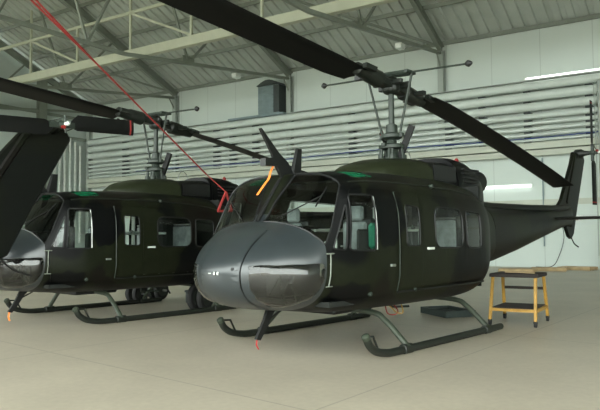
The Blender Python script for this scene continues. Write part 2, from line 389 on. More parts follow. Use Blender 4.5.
# pale blue down pipes, cables
for s, z0, lab in ((-2.85, 1.0, 'thin blue grey down pipe on the wall left of the tail fin'),):
    o = hang('down_pipe', tube([(s, .08, z0), (s, .08, 5.2)], .035, 8), 'ventgrey'); tag(o, lab, 'pipe')
o = hang('hanging_cable', tube(smoothpath([(-2.1, .1, 2.3), (-1.95, .15, 1.4), (-2.2, .2, .5), (-2.5, .3, .06), (-3.2, .3, .03)]), .018, 6), 'bracket'); tag(o, 'thin dark cable hanging on the wall behind the tail boom', 'cable')
o = thing('socket_box', 'small white socket box with red sockets on the wall under the tail fin', 'socket box', H(-1.45, 0, 2.3), None, ang)
mesh('housing', box(-.45, .3, -.15, 0, -.12, .14), 'white', o, bevel=.01)
for x in (-.3, 0): mesh('socket', box(x, x+.14, -.19, -.15, -.09, .01), 'red', o)
# post at right edge
o = thing('grey_post', 'tall grey post with cables standing before the wall behind the tail rotor', 'post', H(-.1, 1.0, 0), None, ang)
mesh('shaft', tube([(0, 0, 0), (0, 0, 8.4)], .12, 10), 'columnpaint', o, True)
mesh('cable', tube([(-.22, -.1, .6), (-.2, -.1, 5), (-.24, -.1, 8.3)], .025, 6), 'columnpaint', o)
mesh('cable', tube([(.2, -.1, .6), (.25, -.1, 5), (.2, -.1, 8.3)], .03, 6), 'columnpaint', o)
mesh('base_plate', box(-.2, .2, -.2, .2, 0, .03), 'columnpaint', o)
# vertical pipes on the end wall
for i, wv in enumerate((.9, 1.35, 1.8, 2.25, 2.7, 3.1)):
    z1 = 8.4+.25*i
    o = mesh('end_wall_pipe', tube([(0, 0, 1.2), (0, 0, z1)], .09, 8), 'white', None, True); o.location = H(S0+.25, wv, 0)
    tag(o, ['first', 'second', 'third', 'fourth', 'fifth', 'last'][i] + ' of the white vertical pipes on the end wall, counted from the corner', 'pipe', 'vertical pipes on the end wall')
o = thing('end_wall_column', 'dark steel column standing against the pale end wall at far left', 'column', H(S0+.25, 4.2, 0), None, ang)
mesh('web', box(-.2, .2, -.02, .02, 0, 13.0), 'steelpaint', o)
for y in (-.2, .18): mesh('flange', box(y, y+.02, -.3, .3, 0, 13.0), 'steelpaint', o)
for i, z in enumerate((8.9, 10.4)):
    o = hang('end_wall_girt', bar((S0+.25, 0, z), (S0+.25, 22, z), .1, .2), 'steelpaint'); tag(o, ['lower', 'upper'][i] + ' horizontal steel girt on the end wall at far left', 'girt')

# ============================================================ HELICOPTER
ST = [ # x, w, zb, zc, zt, nt, nb
 (3.80, .06, 1.02, 1.07, 1.12, 2.0, 2.0), (3.765, .30, .86, 1.08, 1.27, 2.1, 2.1), (3.68, .50, .75, 1.10, 1.38, 2.1, 2.2),
 (3.55, .69, .68, 1.12, 1.48, 2.15, 2.3), (3.35, .87, .625, 1.15, 1.59, 2.2, 2.4), (3.15, .99, .60, 1.17, 1.67, 2.3, 2.6),
 (3.05, 1.04, .585, 1.18, 1.72, 2.5, 2.7), (2.9, 1.09, .57, 1.19, 1.95, 2.8, 2.9), (2.72, 1.14, .55, 1.20, 2.19, 3.4, 3.2), (2.61, 1.17, .54, 1.21, 2.325, 3.8, 3.3),
 (2.5, 1.20, .53, 1.22, 2.345, 4.0, 3.4), (2.3, 1.245, .52, 1.24, 2.365, 4.2, 3.6), (1.8, 1.27, .515, 1.25, 2.40, 4.0, 3.8), (1.0, 1.285, .51, 1.26, 2.42, 3.9, 4.0),
 (0, 1.285, .51, 1.27, 2.41, 3.8, 4.0), (-.5, 1.275, .52, 1.28, 2.39, 3.7, 3.8), (-.8, 1.245, .55, 1.31, 2.37, 3.5, 3.6), (-1.1, 1.15, .61, 1.35, 2.33, 3.3, 3.3),
 (-1.5, .93, .74, 1.42, 2.27, 3.0, 2.9), (-1.9, .66, .87, 1.46, 2.21, 2.7, 2.7), (-2.4, .50, .93, 1.48, 2.14, 2.5, 2.5), (-2.9, .42, .97, 1.49, 2.08, 2.4, 2.4)]
ST.sort(key=lambda q: q[0])
TIP, NC = 3.785, 2.7
def pch(x, j):
    X = [q[0] for q in ST]; Y = [q[j] for q in ST]
    x = min(max(x, X[0]), X[-1])
    i = 0
    while i < len(X)-2 and x > X[i+1]: i += 1
    def sl(i):
        if i <= 0: return (Y[1]-Y[0])/(X[1]-X[0])
        if i >= len(X)-1: return (Y[-1]-Y[-2])/(X[-1]-X[-2])
        a = (Y[i]-Y[i-1])/(X[i]-X[i-1]); b_ = (Y[i+1]-Y[i])/(X[i+1]-X[i])
        return 0 if a*b_ <= 0 else 2*a*b_/(a+b_)
    h = X[i+1]-X[i]; t = (x-X[i])/h; m0, m1 = sl(i)*h, sl(i+1)*h
    return (2*t**3-3*t*t+1)*Y[i]+(t**3-2*t*t+t)*m0+(-2*t**3+3*t*t)*Y[i+1]+(t**3-t*t)*m1
def sect(x):
    if x <= 3.15: return [pch(x, j) for j in range(1, 7)]
    g = lambda q: math.sqrt(max(1e-6, 1-((q-NC)/(TIP-NC))**2))
    b0 = [pch(3.15, j) for j in range(1, 7)]; f = g(x)/g(3.15); k_ = (x-3.15)/(TIP-3.15)
    zc = b0[2] - .11*k_
    return [b0[0]*f, zc-(b0[2]-b0[1])*f**.85, zc, zc+(b0[3]-b0[2])*f**1.15, b0[4]-.35*k_, b0[5]-.4*k_]
def hull(x, a, side=1, off=0.0):
    w_, zb, zc, zt, n1, n2 = sect(x)
    th = a*math.pi/2; c, s = math.cos(th), math.sin(th)
    nn = n1 if s >= 0 else n2
    y = (w_-off)*max(c, 0)**(2/nn); h = (zt-zc) if s >= 0 else (zc-zb)
    z = zc + (h-off)*math.copysign(abs(s)**(2/nn), s)
    return Vector((x, side*y, z))
def a_of(x, z):
    w_, zb, zc, zt, n1, n2 = sect(x)
    if z >= zc: r_, nn, sg = (z-zc)/(zt-zc), n1, 1
    else: r_, nn, sg = (zc-z)/(zc-zb), n2, -1
    return sg*math.asin(min(1, r_)**(nn/2))*2/math.pi
def dens(poly, step=.045):
    out = []
    for i in range(len(poly)):
        a, b_ = Vector(poly[i]), Vector(poly[(i+1) % len(poly)]); n_ = max(1, int((b_-a).length/step))
        for k in range(n_): out.append(a.lerp(b_, k/n_))
    return out
def rounded(poly, r_):
    out = []; n_ = len(poly)
    for i in range(n_):
        p0, p1, p2 = Vector(poly[i-1]), Vector(poly[i]), Vector(poly[(i+1) % n_])
        d0, d2 = (p0-p1), (p2-p1); rr = min(r_, d0.length*.45, d2.length*.45)
        A, B = p1+d0.normalized()*rr, p1+d2.normalized()*rr
        for k in range(5):
            t = k/4; out.append((1-t)**2*A+2*t*(1-t)*p1+t*t*B)
    return out
def xz(poly, r_=.05):                  # polygon in side view -> densified polygon in (x, a)
    P = dens(rounded(poly, r_)) if r_ else dens(poly)
    return [(p.x, a_of(p.x, p.y)) for p in P]
def xa(poly, r_=.04): return [tuple(p) for p in dens(rounded(poly, r_) if r_ else poly)]
def inset(poly, d):                    # shrink / grow polygon in (x, a*1.2) space
    P = [Vector((p[0], p[1]*1.2)) for p in poly]; n_ = len(P)
    area = sum(P[i].x*P[(i+1) % n_].y-P[(i+1) % n_].x*P[i].y for i in range(n_)); sg = 1 if area > 0 else -1
    out = []
    for i in range(n_):
        t_ = (P[(i+1) % n_]-P[i-1]); t_ = t_.normalized() if t_.length > 1e-9 else Vector((1, 0)); nn = Vector((-t_.y, t_.x))*sg
        q = P[i]+nn*d; out.append((q.x, q.y/1.2))
    return out
def inpoly(x, y, P):
    c = False; j_ = len(P)-1
    for i in range(len(P)):
        xi, yi = P[i]; xj, yj = P[j_]
        if (yi > y) != (yj > y) and x < (xj-xi)*(y-yi)/(yj-yi)+xi: c = not c
        j_ = i
    return c
WIN = dict(
 vent=xz([(2.90, 1.36), (2.72, 1.345), (2.66, 1.90)], .035),
 crewwin=xz([(2.665, 1.34), (2.25, 1.33), (2.24, 2.02), (2.60, 2.02)], .05),
 midwin=xz([(1.59, 1.38), (1.27, 1.37), (1.27, 1.90), (1.59, 1.92)], .05),
 carwin1=xz([(.87, 1.34), (.07, 1.33), (.07, 1.90), (.87, 1.91)], .16),
 carwin2=xz([(-.05, 1.33), (-.53, 1.31), (-.53, 1.86), (-.05, 1.88)], .08))
DOOR = dict(
 crew=xz([(2.96, 1.24), (2.86, .74), (1.80, .74), (1.80, 2.12), (2.55, 2.10)], .06),
 mid=xz([(1.73, .82), (1.21, .82), (1.21, 2.10), (1.73, 2.10)], .03),
 cargo=xz([(1.19, .82), (-.72, .82), (-.72, 2.06), (1.19, 2.10)], .05))
CH0 = [(3.675, a_of(3.675, 1.165)), (3.685, -.10), (3.66, -.34), (3.56, -.56), (3.38, -.68), (3.20, -.62), (3.07, -.42), (3.01, -.14), (3.01, a_of(3.01, 1.185)), (3.25, a_of(3.25, 1.185)), (3.5, a_of(3.5, 1.175))]
CHIN = xa(CH0, .03)
def ycurve(y0, xs_=3.26):           # line |y| = y0 over the front of the nose, as (x, a)
    lo, hi = 3.15, TIP
    for _ in range(50):
        m_ = (lo+hi)/2
        if sect(m_)[0] > y0: lo = m_
        else: hi = m_
    up, dn = [], []
    for i in range(31):
        x = xs_+(lo-xs_)*math.sin(i/30*math.pi/2); q = sect(x)
        up.append((x, math.acos(min(1, (y0/q[0])**(q[4]/2)))*2/math.pi)); dn.append((x, -math.acos(min(1, (y0/q[0])**(q[5]/2)))*2/math.pi))
    return up + dn[::-1][1:]
def doorpoly(y0, x0):
    c = ycurve(y0, x0); return [(x0, 1.1)]+[(x0, .985), (x0, .9)]+c+[(x0, -.9), (x0, -.985), (x0, -1.1)]
DP0, DP1 = doorpoly(.366, 3.25), doorpoly(.348, 3.262)
WSC = xa([(3.085, .965), (3.075, .65), (3.04, .36), (2.99, .17), (2.955, .19), (2.86, .27), (2.77, .36), (2.69, .44), (2.62, .50), (2.605, .56), (2.61, .965)], .02)
ROOFW = xa([(2.34, .90), (2.34, .60), (1.92, .60), (1.92, .90)], .04)
groups = [('fuselage', [(-9, -9), (9, -9), (9, 9), (-9, 9)])]
# regions: name -> polygon, later wins; 'gap' regions produce nothing
REG = [('nose_shell', [(2.99, -1.1), (4, -1.1), (4, 1.1), (2.99, 1.1)]),
       ('gap', DP0+[(4, -1.1), (4, 1.1)]),
       ('nose_door', DP1+[(4, -1.1), (4, 1.1)]),
       ('windshield', WSC), ('chin_window', CHIN), ('roof_window', ROOFW),
       ('gap', DOOR['crew']), ('crew_door', inset(DOOR['crew'], .010)), ('gap', DOOR['mid']), ('hinged_door_panel', inset(DOOR['mid'], .008)),
       ('gap', DOOR['cargo']), ('cargo_door', inset(DOOR['cargo'], .013)),
       ('vent_pane', WIN['vent']), ('crew_pane', WIN['crewwin']), ('panel_pane', WIN['midwin']), ('cargo_pane_front', WIN['carwin1']), ('cargo_pane_rear', WIN['carwin2'])]
XB, XF = -2.9, 3.785
def build_regions():
    pts, edges = [], []
    def loop(P, closed=True):
        b0 = len(pts)
        for p in P: pts.append(Vector((p[0], p[1]*1.2)))
        for i in range(len(P)-(0 if closed else 1)): edges.append((b0+i, b0+(i+1) % len(P)))
    bx = [XB+(3.5-XB)*i/85 for i in range(86)] + [3.5+(XF-3.5)*math.sin(i/14*math.pi/2) for i in range(1, 15)]; by = [-1+2*i/40 for i in range(41)]
    loop([(x, -1) for x in bx]+[(XF, y) for y in by[1:-1]]+[(x, 1) for x in bx[::-1]]+[(XB, y) for y in by[::-1][1:-1]])
    loop([(2.99, y) for y in by], False); loop([(x, max(-1, min(1, y_))) for x, y_ in DP0], False); loop([(x, max(-1, min(1, y_))) for x, y_ in DP1], False)
    for nme, P in REG:
        if max(p[1] for p in P) < 1.05: loop(P)
    # interior grid, denser on the nose
    xs = []; x = XB+.05
    while x < 3.5: xs.append(x); x += .09 if x < 2.4 else .05
    xs += [3.5+(XF-3.5)*math.sin(i/16*math.pi/2)-.001 for i in range(1, 16)]
    for x in xs:
        for y in by[1:-1]: pts.append(Vector((x+.0007, y*1.2)))
    v, e, f, ov, oe, of = delaunay_2d_cdt(pts, edges, [], 0, 1e-5)
    out = {}
    for tri in f:
        c = sum((v[i] for i in tri), Vector((0, 0)))/3; x, a = c.x, c.y/1.2
        key = 'fuselage'
        for nme, P in REG:
            if inpoly(x, a, P): key = nme
        out.setdefault(key, []).append([(v[i].x, v[i].y/1.2) for i in tri])
    return out
TRI = build_regions()
def edge_dist(x, a, P):
    best = 9
    p = Vector((x, a*1.2))
    for i in range(len(P)):
        A, B = Vector((P[i][0], P[i][1]*1.2)), Vector((P[(i+1) % len(P)][0], P[(i+1) % len(P)][1]*1.2)); d_ = B-A
        if d_.length < 1e-6: continue
        t_ = max(0, min(1, (p-A).dot(d_)/d_.length_squared)); best = min(best, (p-A-d_*t_).length)
    return best
def tris_mesh(keys_sides, off=0.0, thick=.0):
    V, F = [], []
    for key, side in keys_sides:
        for tri in TRI.get(key, []):
            k_ = len(V)
            P = [hull(x, a, side, off-(.035*min(1, edge_dist(x, a, CHIN)/.12)**.6 if key == 'chin_window' else 0)) for x, a in tri]
            if (P[1]-P[0]).cross(P[2]-P[0]).length < 1e-9: continue
            V += [tuple(p) for p in P]; F.append((k_, k_+1, k_+2) if side > 0 else (k_, k_+2, k_+1))
    return V, F
def shell(name, ks, m, parent, off=0.0, thick=.018):
    V, F = tris_mesh(ks, off)
    me = bpy.data.meshes.new(name); bm = bmesh.new()
    vs = [bm.verts.new(v) for v in V]
    for f in F: bm.faces.new([vs[i] for i in f])
    bmesh.ops.remove_doubles(bm, verts=bm.verts, dist=4e-4)
    for v in bm.verts:
        if abs(v.co.y) < 4e-3 : pass
    bmesh.ops.recalc_face_normals(bm, faces=bm.faces)
    # make the normals point outward
    sc = 0
    for f in bm.faces:
        c = f.calc_center_median(); sc += f.normal.dot(Vector((0 if c.x < 3 else c.x-3, c.y, c.z-1.4)))*f.calc_area()
    if sc < 0: bmesh.ops.reverse_faces(bm, faces=bm.faces)
    for f in bm.faces: f.smooth = True
    bm.to_mesh(me); bm.free(); me.materials.append(M[m])
    o = bpy.data.objects.new(name, me); col.objects.link(o); o.parent = parent
    if thick:
        md = o.modifiers.new('thickness', 'SOLIDIFY'); md.thickness = thick; md.offset = -1; md.use_rim = False
    return o
def seamtube(P, r_, side, off=0.0, closed=True):
    Q = [hull(x, a, side, off) for x, a in P]
    if closed: Q.append(Q[0])
    return tube(Q, r_, 5, caps=False)
def loft(rings, caps=True):
    n_ = len(rings[0]); V = [tuple(p) for r_ in rings for p in r_]; F = []
    for i in range(len(rings)-1):
        for k_ in range(n_): F.append((i*n_+k_, i*n_+(k_+1) % n_, (i+1)*n_+(k_+1) % n_, (i+1)*n_+k_))
    if caps: F += [tuple(range(n_)), tuple((len(rings)-1)*n_+k_ for k_ in range(n_))]
    return V, F
def ring(x, w_, zb, zt, nn=2.6, k_=28, y=0):
    zc, h = (zb+zt)/2, (zt-zb)/2; R = []
    for i in range(k_):
        th = 2*math.pi*i/k_; c, s = math.cos(th), math.sin(th)
        R.append((x, y+w_*math.copysign(abs(c)**(2/nn), c), zc+h*math.copysign(abs(s)**(2/nn), s)))
    return R
def cowlring(x, w_, z0, z1, nn=3.0, k_=16):
    R = [(x, -w_, z0)]
    for i in range(k_+1):
        th = math.pi*(1-i/k_); c, s = math.cos(th), math.sin(th)
        R.append((x, w_*math.copysign(abs(c)**(2/nn), c), z0+.02+(z1-z0-.02)*abs(s)**(2/nn)))
    R.append((x, w_, z0)); return R

def make_helicopter(label):
    t = thing('helicopter', label, 'helicopter', (0, 0, 0), 'dark camouflaged utility helicopters')
    fus = shell('fuselage', [('fuselage', 1), ('fuselage', -1)], 'camo', t)
    shell('nose_shell', [('nose_shell', 1), ('nose_shell', -1)], 'nose', t)
    nd = shell('nose_door', [('nose_door', 1), ('nose_door', -1)], 'nose', t)
    shell('seam_lining', [('gap', 1), ('gap', -1)], 'black', fus, .02, 0)
    for sd in (1, -1):
        shell('windshield', [('windshield', sd)], 'glass', t, .006, 0)
        shell('chin_window', [('chin_window', sd)], 'chin', t, -.004, 0)
        shell('roof_window', [('roof_window', sd)], 'greenglass', t, .004, 0)
        mesh('windshield_frame', seamtube(WSC, .011, sd), 'black', fus)
        mesh('chin_window_frame', seamtube(CHIN, .006, sd), 'nose', fus)
        cd = shell('crew_door', [('crew_door', sd)], 'camo', t)
        shell('window_pane', [('vent_pane', sd)], 'glass', cd, .006, 0); shell('window_pane', [('crew_pane', sd)], 'glass', cd, .006, 0)
        mesh('window_frame', join(seamtube(WIN['vent'], .012, sd), seamtube(WIN['crewwin'], .012, sd)), 'black', cd)
        mesh('window_slide', tube([hull(2.24, a_of(2.24, z), sd, -.005) for z in (1.34, 1.6, 1.8, 2.0)], .011, 6), 'steel', cd)
        hp = hull(1.92, a_of(1.92, 1.13), sd); mesh('door_handle', box(hp.x-.05, hp.x+.05, hp.y-.02, hp.y+.02, hp.z-.012, hp.z+.02), 'steel', cd, bevel=.004)
        md_ = shell('hinged_door_panel', [('hinged_door_panel', sd)], 'camo', t)
        shell('window_pane', [('panel_pane', sd)], 'glass', md_, .006, 0); mesh('window_frame', seamtube(WIN['midwin'], .010, sd), 'black', md_)
        cg = shell('cargo_door', [('cargo_door', sd)], 'camo', t)
        if sd < 0: cg.location = (-1.42, -.07, 0)      # starboard sliding door stands open
        shell('window_pane', [('cargo_pane_front', sd)], 'glass', cg, .006, 0); shell('window_pane', [('cargo_pane_rear', sd)], 'glass', cg, .006, 0)
        mesh('window_frame', join(seamtube(WIN['carwin1'], .013, sd), seamtube(WIN['carwin2'], .013, sd)), 'black', cg)
        hp = hull(1.02, a_of(1.02, 1.33), sd); mesh('door_handle', box(hp.x-.08, hp.x+.08, hp.y-.02, hp.y+.025, hp.z-.012, hp.z+.02), 'white', cg, bevel=.004)
        # door slide rail and roof gutter, hinge strip, small fittings
        mesh('slide_rail', tube([hull(x, a_of(x, .79), sd, -.012) for x in [1.75-i*.2 for i in range(14)]], .014, 5), 'black', fus)
        mesh('roof_gutter', tube([hull(x, a_of(x, z), sd, -.004) for x, z in ((2.5, 2.18), (2.2, 2.205), (1.8, 2.215), (1.2, 2.215), (.6, 2.205), (0, 2.18), (-.5, 2.13), (-.9, 2.05))], .013, 6), 'dgreen', fus)
        mesh('hinge_strip', tube([hull(1.765, a_of(1.765, z), sd, -.006) for z in (.80, 1.0, 1.4, 1.8, 2.08)], .008, 5), 'hubgreen', fus)
        for x, z in ((2.3, .79), (1.35, .79), (1.45, 1.62)):
            p = hull(x, a_of(x, z), sd); mesh('latch', lathe(p, (0, sd, 0), [(-.01, .03), (.02, .03), (.03, .015)], 10), 'hubgreen', fus, True)
        p = hull(.7, a_of(.7, 2.2), sd); mesh('position_light', lathe(p+Vector((0, 0, .01)), (0, sd, .3), [(-.03, .03), (.03, .035), (.05, .02), (.06, .0)], 12), 'hubgreen', fus, True)
        # outside hinge rod by the chin window and its bracket
        q = [hull(2.95, a_of(2.95, z), sd, -.015) for z in (1.30, 1.22, 1.05, .92)]
        mesh('door_jettison_rod', join(tube(q, .008, 6), tube([q[0]+Vector((.07, 0, 0)), q[0]-Vector((.08, 0, 0))], .008, 5), tube([q[-1]+Vector((.05, 0, 0)), q[-1]-Vector((.09, 0, 0))], .007, 5)), 'steelpaint', fus)
    # wipers
    for sd in (1, -1):
        p0 = hull(3.06, .86, sd, -.03); p1 = hull(2.80, .60, sd, -.03)
        mesh('wiper', join(tube([p0, p1], .008, 5), tube([p1+Vector((-.12, 0, .12)), p1+Vector((.10, 0, -.13))], .010, 5)), 'black', t)
    # nose details
    def nose_pt(y, z, off=.003):
        lo, hi = 3.15, TIP
        for _ in range(40):
            x = (lo+hi)/2; w_, zb, zc, zt, n1, n2 = sect(x)
            h, n_ = (zt-zc, n1) if z > zc else (zc-zb, n2)
            v_ = abs(y/max(w_, 1e-4))**n_+abs((z-zc)/max(h, 1e-4))**n_
            if v_ < 1: lo = x
            else: hi = x
        return Vector((lo+off, y, z))
    def patch(y0, y1, z0, z1, nme, mt, off=.004):
        P = [nose_pt(y0+(y1-y0)*i/3, z0+(z1-z0)*k_/3, off) for i in range(4) for k_ in range(4)]
        F = [(i*4+k_, i*4+k_+1, (i+1)*4+k_+1, (i+1)*4+k_) for i in range(3) for k_ in range(3)]
        o = mesh(nme, (P, F), mt, nd, True); md = o.modifiers.new('thickness', 'SOLIDIFY'); md.thickness = .003; return o
    patch(-.04, -.01, 1.055, 1.095, 'nose_mark', 'white'); patch(.02, .05, 1.055, 1.095, 'nose_mark', 'white'); patch(-.14, -.09, 1.068, 1.078, 'nose_mark', 'white')
    patch(-.008, .018, 1.05, 1.10, 'nose_latch', 'black'); 
    p = nose_pt(.25, 1.13, -.004); mesh('nose_hole', lathe(p, (1, .25, .05), [(0, .020), (.010, .020), (.012, .0)], 12), 'black', nd, True)
    # interior
    inn = thing('x', 'x', 'x'); bpy.data.objects.remove(inn)
    mesh('cabin_floor', box(-.75, 2.9, -1.02, 1.02, .66, .72), 'dark_inside', t)
    mesh('rear_bulkhead', box(-.86, -.80, -1.1, 1.1, .7, 2.3), 'dark_inside', t)
    mesh('transmission_housing', box(-.78, .02, -.34, .34, .72, 2.36), 'dark_inside', t, bevel=.05)
    mesh('instrument_panel', join(box(2.72, 2.90, -.62, .62, 1.18, 1.60), box(2.62, 2.94, -.66, .66, 1.60, 1.64), box(2.0, 2.8, -.14, .14, .72, 1.15)), 'black', t, bevel=.02)
    mesh('cabin_lining', box(-.6, 2.05, -.85, .85, 2.24, 2.27), 'dark_inside', t)
    for sd in (1, -1):
        st = mesh('pilot_seat', join(box(1.75, 2.25, sd*.58-.25, sd*.58+.25, .95, 1.08), box(1.66, 1.76, sd*.58-.26, sd*.58+.26, .98, 1.75), box(1.8, 2.2, sd*.58-.18, sd*.58+.18, .72, .95)), 'black', t, bevel=.03)
        mesh('seat_cover', join(box(1.765, 1.83, sd*.58-.20, sd*.58+.20, 1.10, 1.70), box(1.72, 1.80, sd*.58-.12, sd*.58+.12, 1.72, 1.92)), 'seatcover', st, bevel=.03)
        mesh('side_armour', box(1.66, 2.15, sd*.86, sd*.90, 1.0, 1.60), 'dark_inside', st, bevel=.03)
    mesh('flight_bag', box(1.80, 1.98, .905, 1.0, 1.34, 1.68), 'green_bag', t, bevel=.04)
    for y in (-.35, .55): mesh('stretcher_pole', tube([(1.55, y, 1.60), (.15, y, 1.60)], .025, 8), 'white', t, True)
    mesh('stretcher_strap', bar((.62, .1, 1.35), (.62, .1, 1.95), .10, .02), 'white', t)
    mesh('cabin_bench', join(box(-.2, .25, -1.0, 1.0, 1.0, 1.06), box(-.26, -.2, -1.0, 1.0, 1.05, 1.75)), 'seatcover', t, bevel=.02)
    mesh('bench_frame', join(*[tube([(x, y, .72), (x, y, 1.0)], .015, 6) for x in (-.15, .2) for y in (-.9, -.4, .4, .9)], tube([(-.23, -1, 1.78), (-.23, 1, 1.78)], .018, 6), tube([(.9, -1.05, 1.62), (.9, 1.05, 1.62)], .02, 6), tube([(.55, .4, .72), (.55, .4, 2.25)], .02, 6)), 'steel', t)
    for y in (-.62, -.42, .42, .62): mesh('rudder_pedal', join(box(3.12, 3.14, y-.04, y+.04, .94, 1.04), tube([(3.12, y, .92), (3.0, y, .66)], .012, 6), tube([(3.14, y, 1.0), (3.28, y*.95, .80)], .008, 6)), 'skid', t)
    mesh('centre_post', tube([hull(3.09, 1, 1, -.01), hull(2.9, 1, 1, -.012), hull(2.7, 1, 1, -.012), hull(2.5, 1, 1, -.01)], .028, 6), 'black', t)
    # roof front: cutter, antenna
    rt = lambda x: pch(x, 4)
    mesh('roof_antenna', loft([ring2 for ring2 in [[(2.38+dx, dy, rt(2.3)-.02) for dx, dy in ((.09, 0), (.04, .03), (-.10, .03), (-.14, 0), (-.10, -.03), (.04, -.03))], [(2.30+dx, dy, 2.71) for dx, dy in ((.05, 0), (.02, .015), (-.06, .015), (-.08, 0), (-.06, -.015), (.02, -.015))]]]), 'black', t)
    cut = mesh('wire_cutter', prism([(2.62, -.02, 2.25), (2.74, -.02, 2.42), (2.83, -.02, 2.60), (3.04, -.02, 2.90), (3.02, -.02, 2.91), (2.70, -.02, 2.62), (2.52, -.02, 2.50), (2.42, -.02, 2.36)], (0, .04, 0)), 'black', t)
    mesh('cutter_jaw', prism([(2.72, -.05, 2.44), (2.98, -.05, 2.42), (2.98, -.05, 2.52), (2.76, -.05, 2.55)], (0, .10, 0)), 'black', cut)
    lc = mesh('lower_wire_cutter', prism([(2.72, -.02, .62), (2.90, -.02, .62), (3.00, -.02, .42), (3.13, -.02, .22), (3.06, -.02, .20), (2.96, -.02, .32), (2.84, -.02, .50)], (0, .045, 0)), 'black', t)
    mesh('cutter_stay', tube([(2.95, 0, .42), (2.55, .05, .62)], .012, 6), 'black', lc)
    mesh('pitot_tube', tube(smoothpath([(2.50, -.09, 2.30), (2.52, -.09, 2.42), (2.60, -.09, 2.46), (2.70, -.09, 2.46)], 4), .014, 6), 'black', t)
    # cowlings on the roof
    z0 = 2.30
    mesh('transmission_cowl', loft([cowlring(*a) for a in ((1.12, .22, z0, 2.46), (1.05, .42, z0, 2.54), (.9, .56, z0, 2.63), (.6, .64, z0, 2.71), (.1, .68, z0, 2.75), (-.15, .68, z0, 2.76))]), 'dgreen_cowl', t, True)
    ic = mesh('intake_cowl', loft([cowlring(*a) for a in ((-.15, .63, z0, 2.72), (-.6, .62, z0, 2.76), (-1.05, .60, z0, 2.78))]), 'camo', t, True)
    for sd in (1, -1):
        mesh('intake_screen', prism([(-.22, sd*.625, 2.40), (-.98, sd*.60, 2.40), (-.98, sd*.60, 2.66), (-.22, sd*.625, 2.64)], (0, sd*.02, 0)), 'black', ic)
    ec = mesh('engine_cowl', loft([cowlring(*a) for a in ((-1.05, .64, 2.2, 2.86), (-1.3, .64, 2.2, 2.88), (-1.7, .60, 2.15, 2.86), (-2.1, .52, 2.1, 2.78), (-2.4, .42, 2.05, 2.66), (-2.6, .30, 2.05, 2.50), (-2.68, .18, 2.05, 2.38))]), 'camo', t, True)
    mesh('exhaust_pipe', lathe((-2.35, 0, 2.48), (-1, 0, .12), [(0, .20), (.35, .21), (.62, .22), (.62, .20), (.3, .17)], 18), 'black', t, True)
    for sd in (1, -1): mesh('cowl_grille', join(*[box(-1.75+.0, -1.2, sd*.60, sd*.655, 2.42+.07*i, 2.445+.07*i) for i in range(4)]), 'black', ec)
    bl = mesh('beacon_base', lathe((-1.75, .22, 2.72), (0, 0, 1), [(0, .06), (.08, .055), (.10, .05)], 12), 'black', t, True)
    mesh('beacon_light', lathe((-1.75, .22, 2.82), (0, 0, 1), [(0, .042), (.05, .04), (.08, .025), (.09, .0)], 12), 'red', bl, True)
    mesh('rear_loop_antenna', tube([(-1.0+.14*math.cos(a/8*math.pi), -.35, 2.80+.22*math.sin(a/8*math.pi)) for a in range(9)], .010, 5), 'steel', t)
    # belly
    mesh('cargo_hook', join(lathe((0, 0, .60), (0, 0, -1), [(0, .09), (.08, .08), (.16, .04)], 10), tube([(.6, .35, .58), (.6, .35, .44), (.2, .4, .42)], .02, 6)), 'hubgreen', t)
    mesh('belly_fairing', box(1.2, 2.1, -.45, .45, .46, .56), 'black', t, bevel=.03)
    # skids
    for sd in (1, -1):
        P = smoothpath([(2.56, sd*1.3, .30), (2.49, sd*1.3, .19), (2.35, sd*1.3, .105), (2.12, sd*1.3, .06), (1.9, sd*1.3, .052), (1.2, sd*1.3, .052), (0, sd*1.3, .052), (-1.10, sd*1.3, .052)], 5)
        sk = mesh('skid', tube(P, .050, 10), 'skid', t, True)
        mesh('skid_shoe', tube([(2.0, sd*1.3, .034), (1.0, sd*1.3, .030), (-.9, sd*1.3, .030)], .034, 8), 'black', sk)
        mesh('skid_cap', lathe((2.54, sd*1.3, .26), (.6, 0, 1), [(0, .045), (.04, .055), (.07, .052), (.085, .03), (.09, 0)], 10), 'cross', sk, True)
        mesh('skid_bracket', tube([(2.54, sd*1.3, .30), (2.39, sd*1.28, .29), (2.29, sd*1.28, .12)], .016, 6), 'skid', sk)
        for x in (1.68, -.60):
            mesh('skid_clamp', lathe((x-.10, sd*1.3, .055), (1, 0, 0), [(0, .055), (0.01, .068), (.19, .068), (.2, .055)], 10), 'skid', sk, True)
    for x in (1.68, -.60):
        P = smoothpath([(x, -1.33, .07), (x, -1.15, .24), (x, -.96, .40), (x, -.76, .485), (x, 0, .51), (x, .76, .485), (x, .96, .40), (x, 1.15, .24), (x, 1.33, .07)], 5)
        mesh('cross_tube', tube(P, .040, 10), 'cross', t, True)
    # tail boom
    B = [(-2.86, .43, .96, 2.085, 2.4), (-3.4, .39, 1.00, 2.07, 2.3), (-4.5, .325, 1.17, 2.07, 2.2), (-5.8, .255, 1.41, 2.09, 2.2), (-7.0, .19, 1.63, 2.12, 2.2), (-7.7, .15, 1.74, 2.18, 2.2), (-8.0, .10, 1.68, 2.25, 2.2)]
    tb = mesh('tail_boom', loft([ring(x, a, b_, c, n_) for x, a, b_, c, n_ in B]), 'camo', t, True)
    mesh('drive_shaft_cover', loft([ring(x, .09, z-.09, z+.085, 3, 14) for x, z in ((-2.7, 2.12), (-3.5, 2.09), (-5.5, 2.11), (-7.0, 2.15), (-7.75, 2.20))]), 'camo', tb, True)
    # synchronised elevator
    for sd in (1, -1):
        ev = []
        for y, ch in ((.12, .72), (1.38, .60)):
            x0 = -6.42-.06*(y > 1)
            ev.append([(x0-ch*u, sd*y, 1.90+h*ch) for u, h in ((0, 0), (.1, .045), (.35, .06), (.7, .035), (1, 0), (.7, -.035), (.35, -.055), (.1, -.04))])
        mesh('elevator', loft(ev), 'black', t, True)
